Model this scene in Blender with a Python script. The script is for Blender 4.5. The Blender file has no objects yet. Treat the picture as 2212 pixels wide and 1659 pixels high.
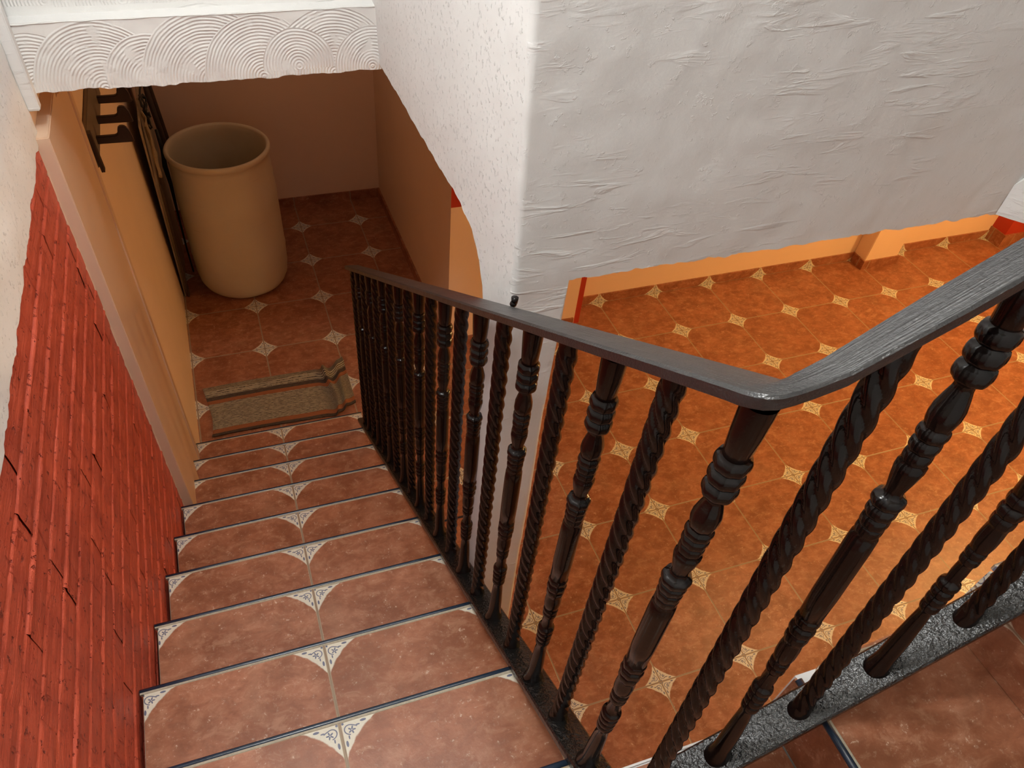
import bpy, bmesh, math, random
from mathutils import Vector, Matrix, noise

random.seed(7)
scn = bpy.context.scene
COL = scn.collection

# ---------------------------------------------------------------- camera
CAM_R = ((0.94577062, -0.31909927, 0.06077493),
         (-0.20100557, -0.72187451, -0.66218875),
         (0.25517582, 0.61406257, -0.74686844))
CAM_C = Vector((0.4720137, -2.9249015, 3.2217883))
cam_data = bpy.data.cameras.new('camera')
cam = bpy.data.objects.new('camera', cam_data)
COL.objects.link(cam)
r0, r1, r2 = [Vector(r) for r in CAM_R]
M = Matrix((( r0.x, -r1.x, -r2.x, CAM_C.x),
            ( r0.y, -r1.y, -r2.y, CAM_C.y),
            ( r0.z, -r1.z, -r2.z, CAM_C.z),
            (0, 0, 0, 1)))
cam.matrix_world = M
cam_data.sensor_fit = 'HORIZONTAL'
cam_data.sensor_width = 36.0
cam_data.lens = 25.8056
cam_data.shift_x = 0.025794
cam_data.shift_y = 0.058359
cam_data.clip_start = 0.02
scn.camera = cam

# ---------------------------------------------------------------- world, view, lights
world = bpy.data.worlds.new('world')
scn.world = world
world.use_nodes = True
world.node_tree.nodes['Background'].inputs['Color'].default_value = (1.0, 0.93, 0.85, 1)
world.node_tree.nodes['Background'].inputs['Strength'].default_value = 0.02
vs = scn.view_settings
vs.view_transform = 'Standard'
vs.look = 'None'
vs.gamma = 1.0
vs.use_curve_mapping = False
vs.exposure = 0.0

def point_light(name, loc, energy, color, radius):
    d = bpy.data.lights.new(name, 'POINT')
    d.energy = energy; d.color = color; d.shadow_soft_size = radius
    o = bpy.data.objects.new(name, d)
    o.location = loc
    COL.objects.link(o)
    return o
# cool ceiling bulb over the stairwell, warm ceiling lamp in the lower room
point_light('stairwell_bulb_light', (0.98, -2.02, 4.12), 17, (0.965, 0.99, 1.0), 0.09)
point_light('landing_bulb_light', (0.24, -2.10, 4.12), 52, (0.965, 0.99, 1.0), 0.09)
point_light('lower_room_lamp_light', (5.7, -1.30, 2.16), 116, (1.0, 0.60, 0.20), 0.16)
point_light('lower_hall_lamp_light', (3.6, -0.90, 2.20), 30, (1.0, 0.62, 0.22), 0.18)
point_light('foot_room_fill_light', (1.15, 1.75, 2.22), 2.0, (1.0, 0.86, 0.70), 0.06)  # added weak fill to brighten the foot room, no known lamp there

# ---------------------------------------------------------------- measures (metres)
T = 0.45            # floor tile
RH = 0.176328       # riser height
RD = 0.282555       # tread depth
XJ = 0.455435       # joint between the two tiles of a tread
XR = 0.856894       # stair side of the railing plate
LAND = 10 * RH      # quarter landing level
SLOPE = RH / RD
CEIL_LOW = 2.345
TOP = 4.45
def zn(y): return RH - SLOPE * y

# ---------------------------------------------------------------- node helpers
class E:
    """a socket with arithmetic"""
    def __init__(self, nt, s): self.nt = nt; self.s = s
    def _m(self, op, *a, clamp=False):
        n = self.nt.nodes.new('ShaderNodeMath'); n.operation = op; n.use_clamp = clamp
        for i, v in enumerate((self,) + a):
            if isinstance(v, E): self.nt.links.new(v.s, n.inputs[i])
            else: n.inputs[i].default_value = v
        return E(self.nt, n.outputs[0])
    def __add__(s, o): return s._m('ADD', o)
    __radd__ = __add__
    def __sub__(s, o): return s._m('SUBTRACT', o)
    def __rsub__(s, o): return (s * -1) + o
    def __mul__(s, o): return s._m('MULTIPLY', o)
    __rmul__ = __mul__
    def __truediv__(s, o): return s._m('DIVIDE', o)
    def pow(s, o): return s._m('POWER', o)
    def lt(s, o): return s._m('LESS_THAN', o)
    def gt(s, o): return s._m('GREATER_THAN', o)
    def frac(s): return s._m('FRACT')
    def floor(s): return s._m('FLOOR')
    def abs(s): return s._m('ABSOLUTE')
    def sin(s): return s._m('SINE')
    def cos(s): return s._m('COSINE')
    def sqrt(s): return s._m('SQRT')
    def atan2(s, o): return s._m('ARCTAN2', o)
    def min(s, o): return s._m('MINIMUM', o)
    def max(s, o): return s._m('MAXIMUM', o)
    def clamp(s): return s._m('ADD', 0.0, clamp=True)
    def step(s, a, b):                       # smooth 0..1 from a to b
        n = s.nt.nodes.new('ShaderNodeMapRange'); n.interpolation_type = 'SMOOTHSTEP'
        s.nt.links.new(s.s, n.inputs[0])
        n.inputs[1].default_value = a; n.inputs[2].default_value = b
        return E(s.nt, n.outputs[0])

class Mat:
    def __init__(self, name):
        self.m = bpy.data.materials.new(name); self.m.use_nodes = True
        self.nt = self.m.node_tree
        self.b = self.nt.nodes['Principled BSDF']
    def new(self, t): return self.nt.nodes.new(t)
    def link(self, a, b): self.nt.links.new(a.s if isinstance(a, E) else a, b)
    def coords(self, kind='Object'):
        n = self.new('ShaderNodeTexCoord')
        return n.outputs[kind]
    def geo(self):
        return self.new('ShaderNodeNewGeometry').outputs['Position']
    def sep(self, v):
        n = self.new('ShaderNodeSeparateXYZ'); self.link(v, n.inputs[0])
        return [E(self.nt, n.outputs[i]) for i in range(3)]
    def comb(self, x, y, z=0.0):
        n = self.new('ShaderNodeCombineXYZ')
        for i, v in enumerate((x, y, z)):
            if isinstance(v, E): self.link(v, n.inputs[i])
            else: n.inputs[i].default_value = v
        return n.outputs[0]
    def scale(self, v, s, rot=None):
        n = self.new('ShaderNodeMapping'); self.link(v, n.inputs[0])
        n.inputs['Scale'].default_value = s
        if rot: n.inputs['Rotation'].default_value = rot
        return n.outputs[0]
    def noise(self, v, scale, detail=4, rough=0.55, dist=0.0):
        n = self.new('ShaderNodeTexNoise'); self.link(v, n.inputs['Vector'])
        n.inputs['Scale'].default_value = scale; n.inputs['Detail'].default_value = detail
        n.inputs['Roughness'].default_value = rough; n.inputs['Distortion'].default_value = dist
        return E(self.nt, n.outputs['Fac'])
    def white(self, v):
        n = self.new('ShaderNodeTexWhiteNoise'); n.noise_dimensions = '2D'; self.link(v, n.inputs['Vector'])
        return E(self.nt, n.outputs['Value'])
    def mix(self, f, a, b):
        n = self.new('ShaderNodeMix'); n.data_type = 'RGBA'
        if isinstance(f, E): self.link(f, n.inputs[0])
        else: n.inputs[0].default_value = f
        for v, i in ((a, 6), (b, 7)):
            if isinstance(v, tuple): n.inputs[i].default_value = (*v, 1)
            else: self.link(v, n.inputs[i])
        return n.outputs[2]
    def bump(self, h, strength=1.0, dist=0.001, normal=None):
        n = self.new('ShaderNodeBump'); self.link(h, n.inputs['Height'])
        n.inputs['Strength'].default_value = strength; n.inputs['Distance'].default_value = dist
        if normal: self.link(normal, n.inputs['Normal'])
        return n.outputs[0]
    def out(self, col=None, rough=None, normal=None, spec=None, coat=None, metal=None):
        b = self.b
        if col is not None:
            if isinstance(col, tuple): b.inputs['Base Color'].default_value = (*col, 1)
            else: self.link(col, b.inputs['Base Color'])
        if rough is not None:
            if isinstance(rough, E): self.link(rough, b.inputs['Roughness'])
            else: b.inputs['Roughness'].default_value = rough
        if normal is not None: self.link(normal, b.inputs['Normal'])
        if spec is not None: b.inputs['Specular IOR Level'].default_value = spec
        if coat is not None: b.inputs['Coat Weight'].default_value = coat; b.inputs['Coat Roughness'].default_value = 0.12
        if metal is not None: b.inputs['Metallic'].default_value = metal
        return self.m

# ---------------------------------------------------------------- materials
def tile_material(name, body, dark, light, speck):
    m = Mat(name)
    u, v, _ = m.sep(m.coords('UV'))
    fu, fv = u.frac(), v.frac()
    a = fu.min(1 - fu); b = fv.min(1 - fv)
    cell = m.white(m.comb(u.floor(), v.floor()))
    S = 0.205
    P = m.geo()
    wob = (m.noise(P, 60, 2) - 0.5) * 0.10
    qa = a / S; qb = b / S
    star_f = qa.pow(0.74) + qb.pow(0.74) + wob
    star = 1 - star_f.step(0.97, 1.03)
    # painted scrolls in the corner stars
    da = qa - 0.26; db = qb - 0.26
    rr = (da * da + db * db).sqrt()
    th = db.atan2(da)
    fl = rr.lt((th * 5).cos() * 0.035 + 0.062) * rr.gt(0.014)
    ring = ((rr - 0.145 - (th * 2 + 0.8).sin() * 0.03).abs()).lt(0.014) * (th.sin() + th.cos()).lt(0.55)
    def leaf(x, y, lx, ly):
        e = ((qa - x) / lx); f = ((qb - y) / ly)
        return (e * e + f * f).lt(1.0)
    lv = leaf(0.56, 0.10, 0.075, 0.03).max(leaf(0.10, 0.56, 0.03, 0.075))
    lv = lv.max(leaf(0.07, 0.07, 0.03, 0.03)).max(leaf(0.42, 0.17, 0.05, 0.018)).max(leaf(0.17, 0.42, 0.018, 0.05))
    ink = fl.max(ring).max(lv)
    n1 = m.noise(P, 9, 5, 0.6); n2 = m.noise(P, 34, 6, 0.65); n3 = m.noise(P, 150, 3, 0.6)
    off = m.noise(m.scale(P, (1, 1, 1), (0.3, 0.2, 0.9)), 5.5, 5, 0.6, 0.6)
    c = m.mix(n1.step(0.32, 0.68), dark, body)
    n4 = m.noise(m.scale(P, (1.0, 1.6, 1.3), (0.2, 0.1, 0.5)), 17, 7, 0.72, 0.5)
    n5 = m.noise(P, 75, 5, 0.75)
    c = m.mix(n4.step(0.50, 0.66) * 0.50, c, light)
    c = m.mix(n2.step(0.52, 0.74) * 0.45, c, light)
    c = m.mix(n4.step(0.52, 0.36) * 0.45, c, tuple(q * 0.72 for q in dark))
    c = m.mix(n5.step(0.57, 0.72) * 0.30, c, speck)
    c = m.mix((n3 * n2).step(0.34, 0.44) * 0.75, c, speck)
    c = m.mix((off.step(0.50, 0.75)) * 0.30, c, (0.42, 0.24, 0.15))
    c = m.mix(cell * 0.22, c, dark)
    cream = m.mix(n3.step(0.3, 0.8) * 0.4, (0.72, 0.69, 0.58), (0.60, 0.56, 0.44))
    cream = m.mix(ink * 0.85, cream, (0.035, 0.055, 0.16))
    c = m.mix(star, c, cream)
    d = a.min(b)
    c = m.mix(1 - d.step(0.007, 0.010), c, (0.42, 0.34, 0.24))
    c = m.mix(1 - d.step(0.003, 0.0045), c, (0.30, 0.22, 0.15))
    h = (n2 * 0.5 + n3 * 0.35) + d.step(0.002, 0.009) * 1.6
    nrm = m.bump(h, 0.55, 0.0012)
    rough = n2 * 0.18 + 0.30
    return m.out(c, rough, nrm, spec=0.45)
TILE = tile_material('terracotta_tile', (0.410, 0.158, 0.082), (0.262, 0.090, 0.040),
                     (0.56, 0.300, 0.185), (0.74, 0.58, 0.45))

def plaster(name, col, coarse=1.0, speckle=1.0, rough=0.75):
    m = Mat(name)
    P = m.geo()
    big = m.noise(P, 3.2, 4, 0.5)
    stroke = m.noise(m.scale(P, (5, 5, 26), (0.35, 0.5, 0.0)), 1.6, 5, 0.6, 0.8)
    fine = m.noise(P, 120, 3, 0.6)
    sp = m.noise(P, 46 if speckle < 1 else 85, 4, 0.7)
    h = big * 0.5 + stroke.step(0.52, 0.72) * 0.55 * coarse * big.step(0.40, 0.62) + sp.step(0.58, 0.70) * 0.30 * speckle + fine * 0.12
    nrm = m.bump(h, 0.7, 0.0036)
    tone = m.mix(big.step(0.35, 0.7) * 0.22, col, tuple(c * 0.86 for c in col))
    return m.out(tone, rough, nrm, spec=0.25)
WHITE = plaster('white_plaster', (0.80, 0.795, 0.78), 1.0, 0.6)
STUCCO = plaster('white_stucco', (0.82, 0.815, 0.80), 0.05, 2.4)

def fan_plaster():
    m = Mat('combed_fan_plaster')
    P = m.geo()
    x, y, z = m.sep(P)
    wob = (m.noise(P, 14, 2) - 0.5) * 0.012
    h = None
    fans = [(0.05, 2.325, .14), (0.205, 2.318, .17), (0.33, 2.33, .12), (0.485, 2.318, .185), (0.62, 2.322, .16),
            (0.82, 2.318, .175), (0.72, 2.345, .10), (0.93, 2.33, .11),
            (0.12, 2.52, .13), (0.30, 2.515, .16), (0.52, 2.52, .15), (0.75, 2.515, .17), (0.9, 2.52, .12),
            (0.2, 2.66, .15), (0.45, 2.66, .15), (0.7, 2.66, .15)]
    for cx, cz, R in fans:
        dx = x - cx; dz = z - cz
        r = (dx * dx + dz * dz).sqrt() + wob * 0.5
        wave = (r * (2 * math.pi / 0.0082)).sin() * 0.5 + 0.5
        inside = r.lt(R) * dz.gt(-0.01)
        h = wave * inside if h is None else h * (1 - inside) + wave * inside
    skip = m.noise(P, 22, 3, 0.6).step(0.30, 0.48)
    h = h * skip + m.noise(P, 90, 3) * 0.4
    nrm = m.bump(h, 0.75, 0.0020)
    return m.out((0.82, 0.81, 0.785), 0.6, nrm, spec=0.35)
FAN = fan_plaster()

def paint(name, col, bumpy=0.5, rough=0.5):
    m = Mat(name)
    P = m.geo()
    b = m.noise(P, 3, 3); f = m.noise(P, 55, 4)
    h = b * 1.0 + f * 0.35
    c = m.mix(b.step(0.3, 0.75) * 0.25, col, tuple(q * 0.85 for q in col))
    return m.out(c, rough, m.bump(h, bumpy, 0.002), spec=0.35)
PEACH = paint('peach_paint', (0.88, 0.67, 0.50), 0.6)
CASING = paint('peach_gloss_paint', (0.74, 0.53, 0.38), 0.4, 0.38)
RED = paint('red_paint', (0.46, 0.045, 0.025), 0.5, 0.45)
CEILM = paint('ceiling_paint', (0.75, 0.70, 0.62), 0.4, 0.8)

def brick_paint():
    m = Mat('red_painted_brick')
    P = m.geo()
    lay = m.noise(m.scale(P, (1, 5, 60)), 1.4, 4, 0.6)
    f = m.noise(P, 130, 5, 0.7); b = m.noise(P, 18, 4)
    pit = m.noise(P, 48, 3, 0.75).step(0.60, 0.68)
    smear = m.noise(m.scale(P, (1, 3.5, 1), (0.7, 0, 0)), 11, 3, 0.6, 0.4).step(0.62, 0.70)
    h = lay * 1.2 + f * 0.5 + b * 0.8 - pit * 1.4
    c = m.mix(b.step(0.35, 0.7), (0.60, 0.108, 0.062), (0.50, 0.080, 0.046))
    c = m.mix(pit * 0.75, c, (0.16, 0.018, 0.012))
    c = m.mix(smear * 0.45, c, (0.26, 0.026, 0.016))
    return m.out(c, 0.42, m.bump(h + smear * -0.8, 0.9, 0.004), spec=0.4)
BRICK = brick_paint()

def black_paint(name, bumps, col=(0.009, 0.008, 0.008), rough=0.16, grain=False, spec=0.34):
    m = Mat(name)
    P = m.geo()
    h = m.noise(P, 130, 3, 0.6) * 1.0 + m.noise(P, 45, 3) * 0.8
    if bumps >= 1.0: h = m.noise(P, 120, 3, 0.55) * 1.9 + m.noise(P, 50, 2) * 1.2
    if grain:
        h = m.noise(m.coords('Object'), 1.0, 1)
        u, v, _ = m.sep(m.coords('UV'))
        g = m.noise(m.comb(u * 14, v * 260), 1.0, 4, 0.6)
        h = g * 1.2 + m.noise(P, 300, 2) * 0.5
    r = m.noise(P, 20, 3) * 0.16 + (rough - 0.06)
    return m.out(col, r, m.bump(h, bumps, 0.002), spec=spec)
BLACK = black_paint('black_gloss_paint', 0.12, (0.006, 0.0035, 0.003), 0.15)
PLATE = black_paint('rough_black_enamel', 1.0, (0.009, 0.009, 0.009), 0.17, False, 0.75)
RAIL = black_paint('brushed_black_enamel', 0.9, (0.014, 0.014, 0.015), 0.30, True, 1.0)

def simple(name, col, rough=0.5, n=(40, 0.3, 0.001), spec=0.4, var=0.25):
    m = Mat(name)
    P = m.geo()
    f = m.noise(P, n[0], 4)
    c = m.mix(f.step(0.3, 0.7) * var, col, tuple(q * 0.6 for q in col))
    return m.out(c, rough, m.bump(f, n[1], n[2]), spec=spec)
NAVY = simple('navy_glazed_trim', (0.018, 0.034, 0.062), 0.22, (90, 0.3, 0.001), 0.55, 0.3)
GROUT = simple('cream_grout', (0.50, 0.46, 0.36), 0.9, (160, 0.6, 0.001), 0.2, 0.5)
GREY = simple('cement', (0.34, 0.31, 0.25), 0.9, (120, 0.6, 0.002), 0.2, 0.4)
DARKIRON = simple('dark_brown_iron', (0.035, 0.022, 0.020), 0.4, (120, 0.3, 0.001))
PALEIRON = simple('brown_grey_iron', (0.17, 0.135, 0.10), 0.45, (60, 0.3, 0.001))
DUSTYBLACK = simple('dusty_black_plastic', (0.02, 0.022, 0.02), 0.5)
DARKWOOD = simple('dark_stick_wood', (0.07, 0.045, 0.03), 0.6)
BULB = simple('opal_lamp_glass', (0.85, 0.85, 0.82), 0.3)

def weathered():
    m = Mat('weathered_board')
    P = m.geo()
    g = m.noise(m.scale(P, (30, 30, 2.2)), 1.5, 5, 0.65)
    b = m.noise(P, 9, 4)
    c = m.mix(g.step(0.35, 0.7), (0.30, 0.235, 0.155), (0.44, 0.36, 0.26))
    c = m.mix(b.step(0.5, 0.7) * 0.5, c, (0.46, 0.38, 0.27))
    return m.out(c, 0.75, m.bump(g, 0.5, 0.002), spec=0.3)
BOARD = weathered()

def drum_plastic():
    m = Mat('cream_drum_plastic')
    P = m.geo()
    x, y, z = m.sep(P)
    b = m.noise(P, 6, 4); f = m.noise(P, 70, 3)
    c = m.mix(b.step(0.3, 0.75) * 0.25, (0.66, 0.58, 0.42), (0.55, 0.47, 0.33))
    scuff = m.noise(m.scale(P, (3, 3, 60)), 1.5, 3).step(0.68, 0.74)
    c = m.mix(scuff * 0.25, c, (0.30, 0.24, 0.16))
    m.b.inputs['Subsurface Weight'].default_value = 0.0
    return m.out(c, 0.42, m.bump(b * 1.0 + f * 0.15, 0.35, 0.004), spec=0.4)
DRUM = drum_plastic()

def rug_mat():
    m = Mat('ribbed_cotton_rug')
    u, v, _ = m.sep(m.coords('UV'))           # u along the length, v across the bands (0..1)
    P = m.geo()
    wob = (m.noise(m.comb(u * 3, v * 3), 3.0, 3) - 0.5) * 0.010
    vv = v + wob
    rib = (vv * (2 * math.pi * 38)).sin() * 0.5 + 0.5
    broken = m.noise(m.comb(u * 30, v * 42), 1.0, 4, 0.65)
    c = m.mix(rib.step(0.35, 0.8) * (broken.step(0.40, 0.58).max(u.step(0.74, 0.84))), (0.37, 0.31, 0.21), (0.05, 0.036, 0.026))
    c = m.mix(m.noise(P, 160, 2).step(0.4, 0.7) * 0.5, c, (0.36, 0.31, 0.22))
    def band(a, b): return vv.gt(a) * vv.lt(b)
    rust = band(0.055, 0.135).max(band(0.64, 0.71))
    c = m.mix(rust, c, (0.34, 0.125, 0.055))
    dk = band(-0.2, 0.055).max(band(0.71, 0.785))
    c = m.mix(dk * 0.85, c, (0.055, 0.034, 0.030))
    h = rib * 1.0 + broken * 0.5
    return m.out(c, 0.95, m.bump(h, 0.9, 0.003), spec=0.1)
RUG = rug_mat()

# ---------------------------------------------------------------- mesh helpers
def link_obj(name, mesh, mats, parent=None):
    o = bpy.data.objects.new(name, mesh)
    COL.objects.link(o)
    for m in (mats if isinstance(mats, (list, tuple)) else [mats]):
        mesh.materials.append(m)
    if parent:
        o.parent = parent
    return o

def from_bm(name, bm, mats, parent=None, smooth=False):
    bmesh.ops.recalc_face_normals(bm, faces=bm.faces)
    me = bpy.data.meshes.new(name)
    bm.to_mesh(me); bm.free()
    if smooth:
        for p in me.polygons: p.use_smooth = True
    return link_obj(name, me, mats, parent)

def bm_box(bm, x0, x1, y0, y1, z0, z1, mi=0):
    vs_ = [bm.verts.new((x, y, z)) for x in (x0, x1) for y in (y0, y1) for z in (z0, z1)]
    idx = ((0, 1, 3, 2), (4, 6, 7, 5), (0, 4, 5, 1), (2, 3, 7, 6), (0, 2, 6, 4), (1, 5, 7, 3))
    fs = []
    for f in idx:
        fc = bm.faces.new([vs_[i] for i in f]); fc.material_index = mi; fs.append(fc)
    return fs

def box(name, x0, x1, y0, y1, z0, z1, mat, parent=None, bevel=0.0):
    bm = bmesh.new()
    bm_box(bm, x0, x1, y0, y1, z0, z1)
    if bevel:
        bmesh.ops.bevel(bm, geom=list(bm.edges), offset=bevel, segments=2, affect='EDGES', clamp_overlap=True)
    return from_bm(name, bm, mat, parent)

def structure(o):
    o['kind'] = 'structure'
    return o

def tag(o, label, cat, group=None):
    o['label'] = label; o['category'] = cat
    if group: o['group'] = group
    return o

def empty(name, loc):
    o = bpy.data.objects.new(name, None)
    o.location = loc
    o.empty_display_size = 0.05
    COL.objects.link(o)
    return o

def put(o, root):
    """parent o (built in world coordinates) under root without moving it"""
    o.parent = root
    l = Vector(root.location)
    q = root
    while q.parent:
        q = q.parent; l += Vector(q.location)
    o.location = Vector(o.location) - l
    return o

def uv_world(o, fn):
    """fn(co, normal) -> (u, v)"""
    me = o.data
    uv = me.uv_layers.new(name='uv')
    for p in me.polygons:
        for li in p.loop_indices:
            co = me.vertices[me.loops[li].vertex_index].co
            uv.data[li].uv = fn(co, p.normal)

def prism(name, pts, axis, a, b, mat, parent=None):
    """extrude polygon pts (two coordinates) along axis from a to b"""
    bm = bmesh.new()
    def P(p, t):
        if axis == 'x': return (t, p[0], p[1])
        if axis == 'y': return (p[0], t, p[1])
        return (p[0], p[1], t)
    A = [bm.verts.new(P(p, a)) for p in pts]; B = [bm.verts.new(P(p, b)) for p in pts]
    bm.faces.new(A); bm.faces.new(list(reversed(B)))
    n = len(pts)
    for i in range(n):
        bm.faces.new((A[i], B[i], B[(i + 1) % n], A[(i + 1) % n]))
    return from_bm(name, bm, mat, parent)

def rough_grid(name, P00, U, V, nu, nv, mat, amp=0.004, parent=None, freq=9.0, edge=None, normal=None):
    """a plaster face as a fine grid, its points pushed along the normal by noise"""
    bm = bmesh.new()
    P00, U, V = Vector(P00), Vector(U), Vector(V)
    N = (U.cross(V)).normalized() if normal is None else Vector(normal)
    g = []
    for j in range(nv + 1):
        row = []
        for i in range(nu + 1):
            p = P00 + U * (i / nu) + V * (j / nv)
            d = noise.noise(p * freq) * amp + noise.noise(p * freq * 3.7) * amp * 0.4
            if edge: p = p + edge(i / nu, j / nv, p)
            row.append(bm.verts.new(p + N * d))
        g.append(row)
    for j in range(nv):
        for i in range(nu):
            bm.faces.new((g[j][i], g[j][i + 1], g[j + 1][i + 1], g[j + 1][i]))
    me = bpy.data.meshes.new(name)
    bm.to_mesh(me); bm.free()
    for p in me.polygons: p.use_smooth = True
    return link_obj(name, me, mat, parent)

# ================================================================ LOWER FLOOR
LX, LY = 0.008, 0.436       # lattice of the tiles at the foot of the stairs
QX, QY = 0.086, 0.358       # lattice of the tiles in the lower room
SEAM = -0.74
def floor_piece(name, x0, x1, y0, y1, ox, oy):
    o = box(name, x0, x1, y0, y1, -0.12, 0.0, TILE)
    uv_world(o, lambda c, n: ((c.x - ox) / T, (c.y - oy) / T))
    return structure(o)
floor_piece('floor', -0.12, 1.62, SEAM, 2.62, LX, LY)
floor_piece('floor', -0.12, 1.62, -4.2, SEAM, QX, QY)
floor_piece('floor', 1.62, 7.4, -4.2, 0.92, QX, QY)
structure(box('trim_1', 0.92, 1.62, SEAM - 0.006, SEAM + 0.006, -0.01, 0.0025, NAVY))

# skirting tiles (same tile cut low)
def skirting(name, x0, x1, y0, y1, h, ox, oy, star_row=False):
    o = box(name, x0, x1, y0, y1, 0.0, h, TILE)
    along_x = (x1 - x0) > (y1 - y0)
    def fn(c, n):
        a = (c.x - ox) / T if along_x else (c.y - oy) / T
        return (a, c.z / T if star_row else c.z / T + 0.32)
    uv_world(o, fn)
    return structure(o)

# ================================================================ ROOM AT THE FOOT OF THE STAIRS
structure(box('wall_back', -0.12, 1.62, 2.55, 2.70, 0, CEIL_LOW + 0.1, PEACH))
structure(box('wall_left', -0.14, 0.0, -0.775, 2.55, 0, CEIL_LOW + 0.1, PEACH))
skirting('baseboard_back', 0.0, 1.60, 2.538, 2.552, 0.075, LX, LY)
skirting('baseboard_right', 1.586, 1.602, 0.60, 2.54, 0.075, LX, LY)
# partition between the two rooms: peach below, red above
bm = bmesh.new()
bm_box(bm, 1.60, 2.51, 0.605, 2.60, 0, 1.02, 0)
fs = bm_box(bm, 1.60, 2.51, 0.605, 2.60, 1.02, CEIL_LOW, 0)
fs[2].material_index = 1
structure(from_bm('wall_partition', bm, [PEACH, RED]))
for f in (): pass
skirting('baseboard_partition', 1.586, 2.50, 0.592, 0.606, 0.07, LX, LY)
structure(box('trim_2', 2.51, 2.558, 0.62, 0.86, 0, CEIL_LOW, RED))

# door casing on the left wall, broad flat board then stepped moulding
bm = bmesh.new()
bm_box(bm, -0.01, 0.036, -0.772, -0.47, 0.02, 2.235)
bm_box(bm, -0.01, 0.030, -0.466, -0.40, 0.02, 2.20)
bm_box(bm, -0.01, 0.022, -0.395, -0.34, 0.02, 2.17)
bm_box(bm, -0.01, 0.012, -0.335, -0.12, 0.02, 2.15)
bm_box(bm, -0.01, 0.017, -0.12, -0.07, 0.02, 2.15)
bmesh.ops.bevel(bm, geom=list(bm.edges), offset=0.003, segments=2, affect='EDGES', clamp_overlap=True)
structure(from_bm('trim_3', bm, CASING))

# ================================================================ LOWER ROOM TO THE RIGHT
structure(box('wall_far', 2.51, 7.4, 0.80, 0.95, 0, CEIL_LOW, PEACH))
skirting('baseboard_far', 2.558, 4.998, 0.789, 0.801, 0.072, QX, QY, True)
skirting('baseboard_far', 5.342, 6.388, 0.789, 0.801, 0.072, QX, QY, True)
structure(box('wall_right', 7.25, 7.4, -4.2, 0.80, 0, CEIL_LOW, PEACH))
structure(box('wall_near', -0.12, 7.4, -4.35, -4.2, 0, CEIL_LOW, PEACH))
# pilaster
structure(box('wall_pilaster', 5.01, 5.33, 0.672, 0.80, 0.0, CEIL_LOW, PEACH, bevel=0.004))
bm = bmesh.new()
bm_box(bm, 4.998, 5.342, 0.660, 0.672, 0, 0.075)
bm_box(bm, 4.998, 5.01, 0.672, 0.80, 0, 0.075)
bm_box(bm, 5.33, 5.342, 0.672, 0.80, 0, 0.075)
o = structure(from_bm('baseboard_pilaster', bm, TILE))
uv_world(o, lambda c, n: ((c.x + c.y) / T + 0.3, c.z / T + 0.32))
# red column near the right end, tiled base
structure(box('wall_column', 6.40, 6.72, 0.66, 0.80, 0.0, CEIL_LOW, RED))
bm = bmesh.new()
bm_box(bm, 6.39, 6.73, 0.645, 0.66, 0, 0.11)
bm_box(bm, 6.388, 6.40, 0.66, 0.80, 0, 0.11)
o = structure(from_bm('baseboard_column', bm, TILE))
uv_world(o, lambda c, n: ((c.x + c.y) / T + 0.12, c.z / T + 0.32))
skirting('baseboard_far', 6.73, 7.25, 0.789, 0.801, 0.072, QX, QY, True)

# ================================================================ SLABS / CEILINGS
structure(box('ceiling_lower', 1.06, 7.4, -1.70, 0.95, CEIL_LOW + 0.005, 2.60, CEILM))
structure(box('ceiling_lower', 3.05, 7.4, -4.35, -1.70, CEIL_LOW + 0.005, 2.60, CEILM))
structure(box('ceiling_foot', -0.14, 1.62, -0.60, 2.70, CEIL_LOW, 2.47, PEACH))
structure(box('ceiling', -0.2, 5.2, -4.2, 0.4, TOP, TOP + 0.1, CEILM))

# ================================================================ STAIRWELL WALLS
# left wall: white plaster above, red brick below
def bottom_wobble(amp):
    def f(u, v, p):
        k = max(0.0, 1 - v * 14)
        return Vector((0, 0, (noise.noise(p * 22) * amp + noise.noise(p * 60) * amp * 0.5) * k))
    return f
bmw = rough_grid('wall_stairwell_left', (0.004, -4.2, 2.213), (0, 3.47, 0), (0, 0, TOP - 2.213), 240, 110, STUCCO,
                 0.004, edge=bottom_wobble(0.009), normal=(1, 0, 0))
structure(bmw)
structure(box('wall_left', -0.14, -0.002, -4.2, -0.73, 2.21, TOP, STUCCO))
structure(box('wall_left', -0.14, -0.010, -4.2, -0.775, 0, 2.215, RED))
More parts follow.
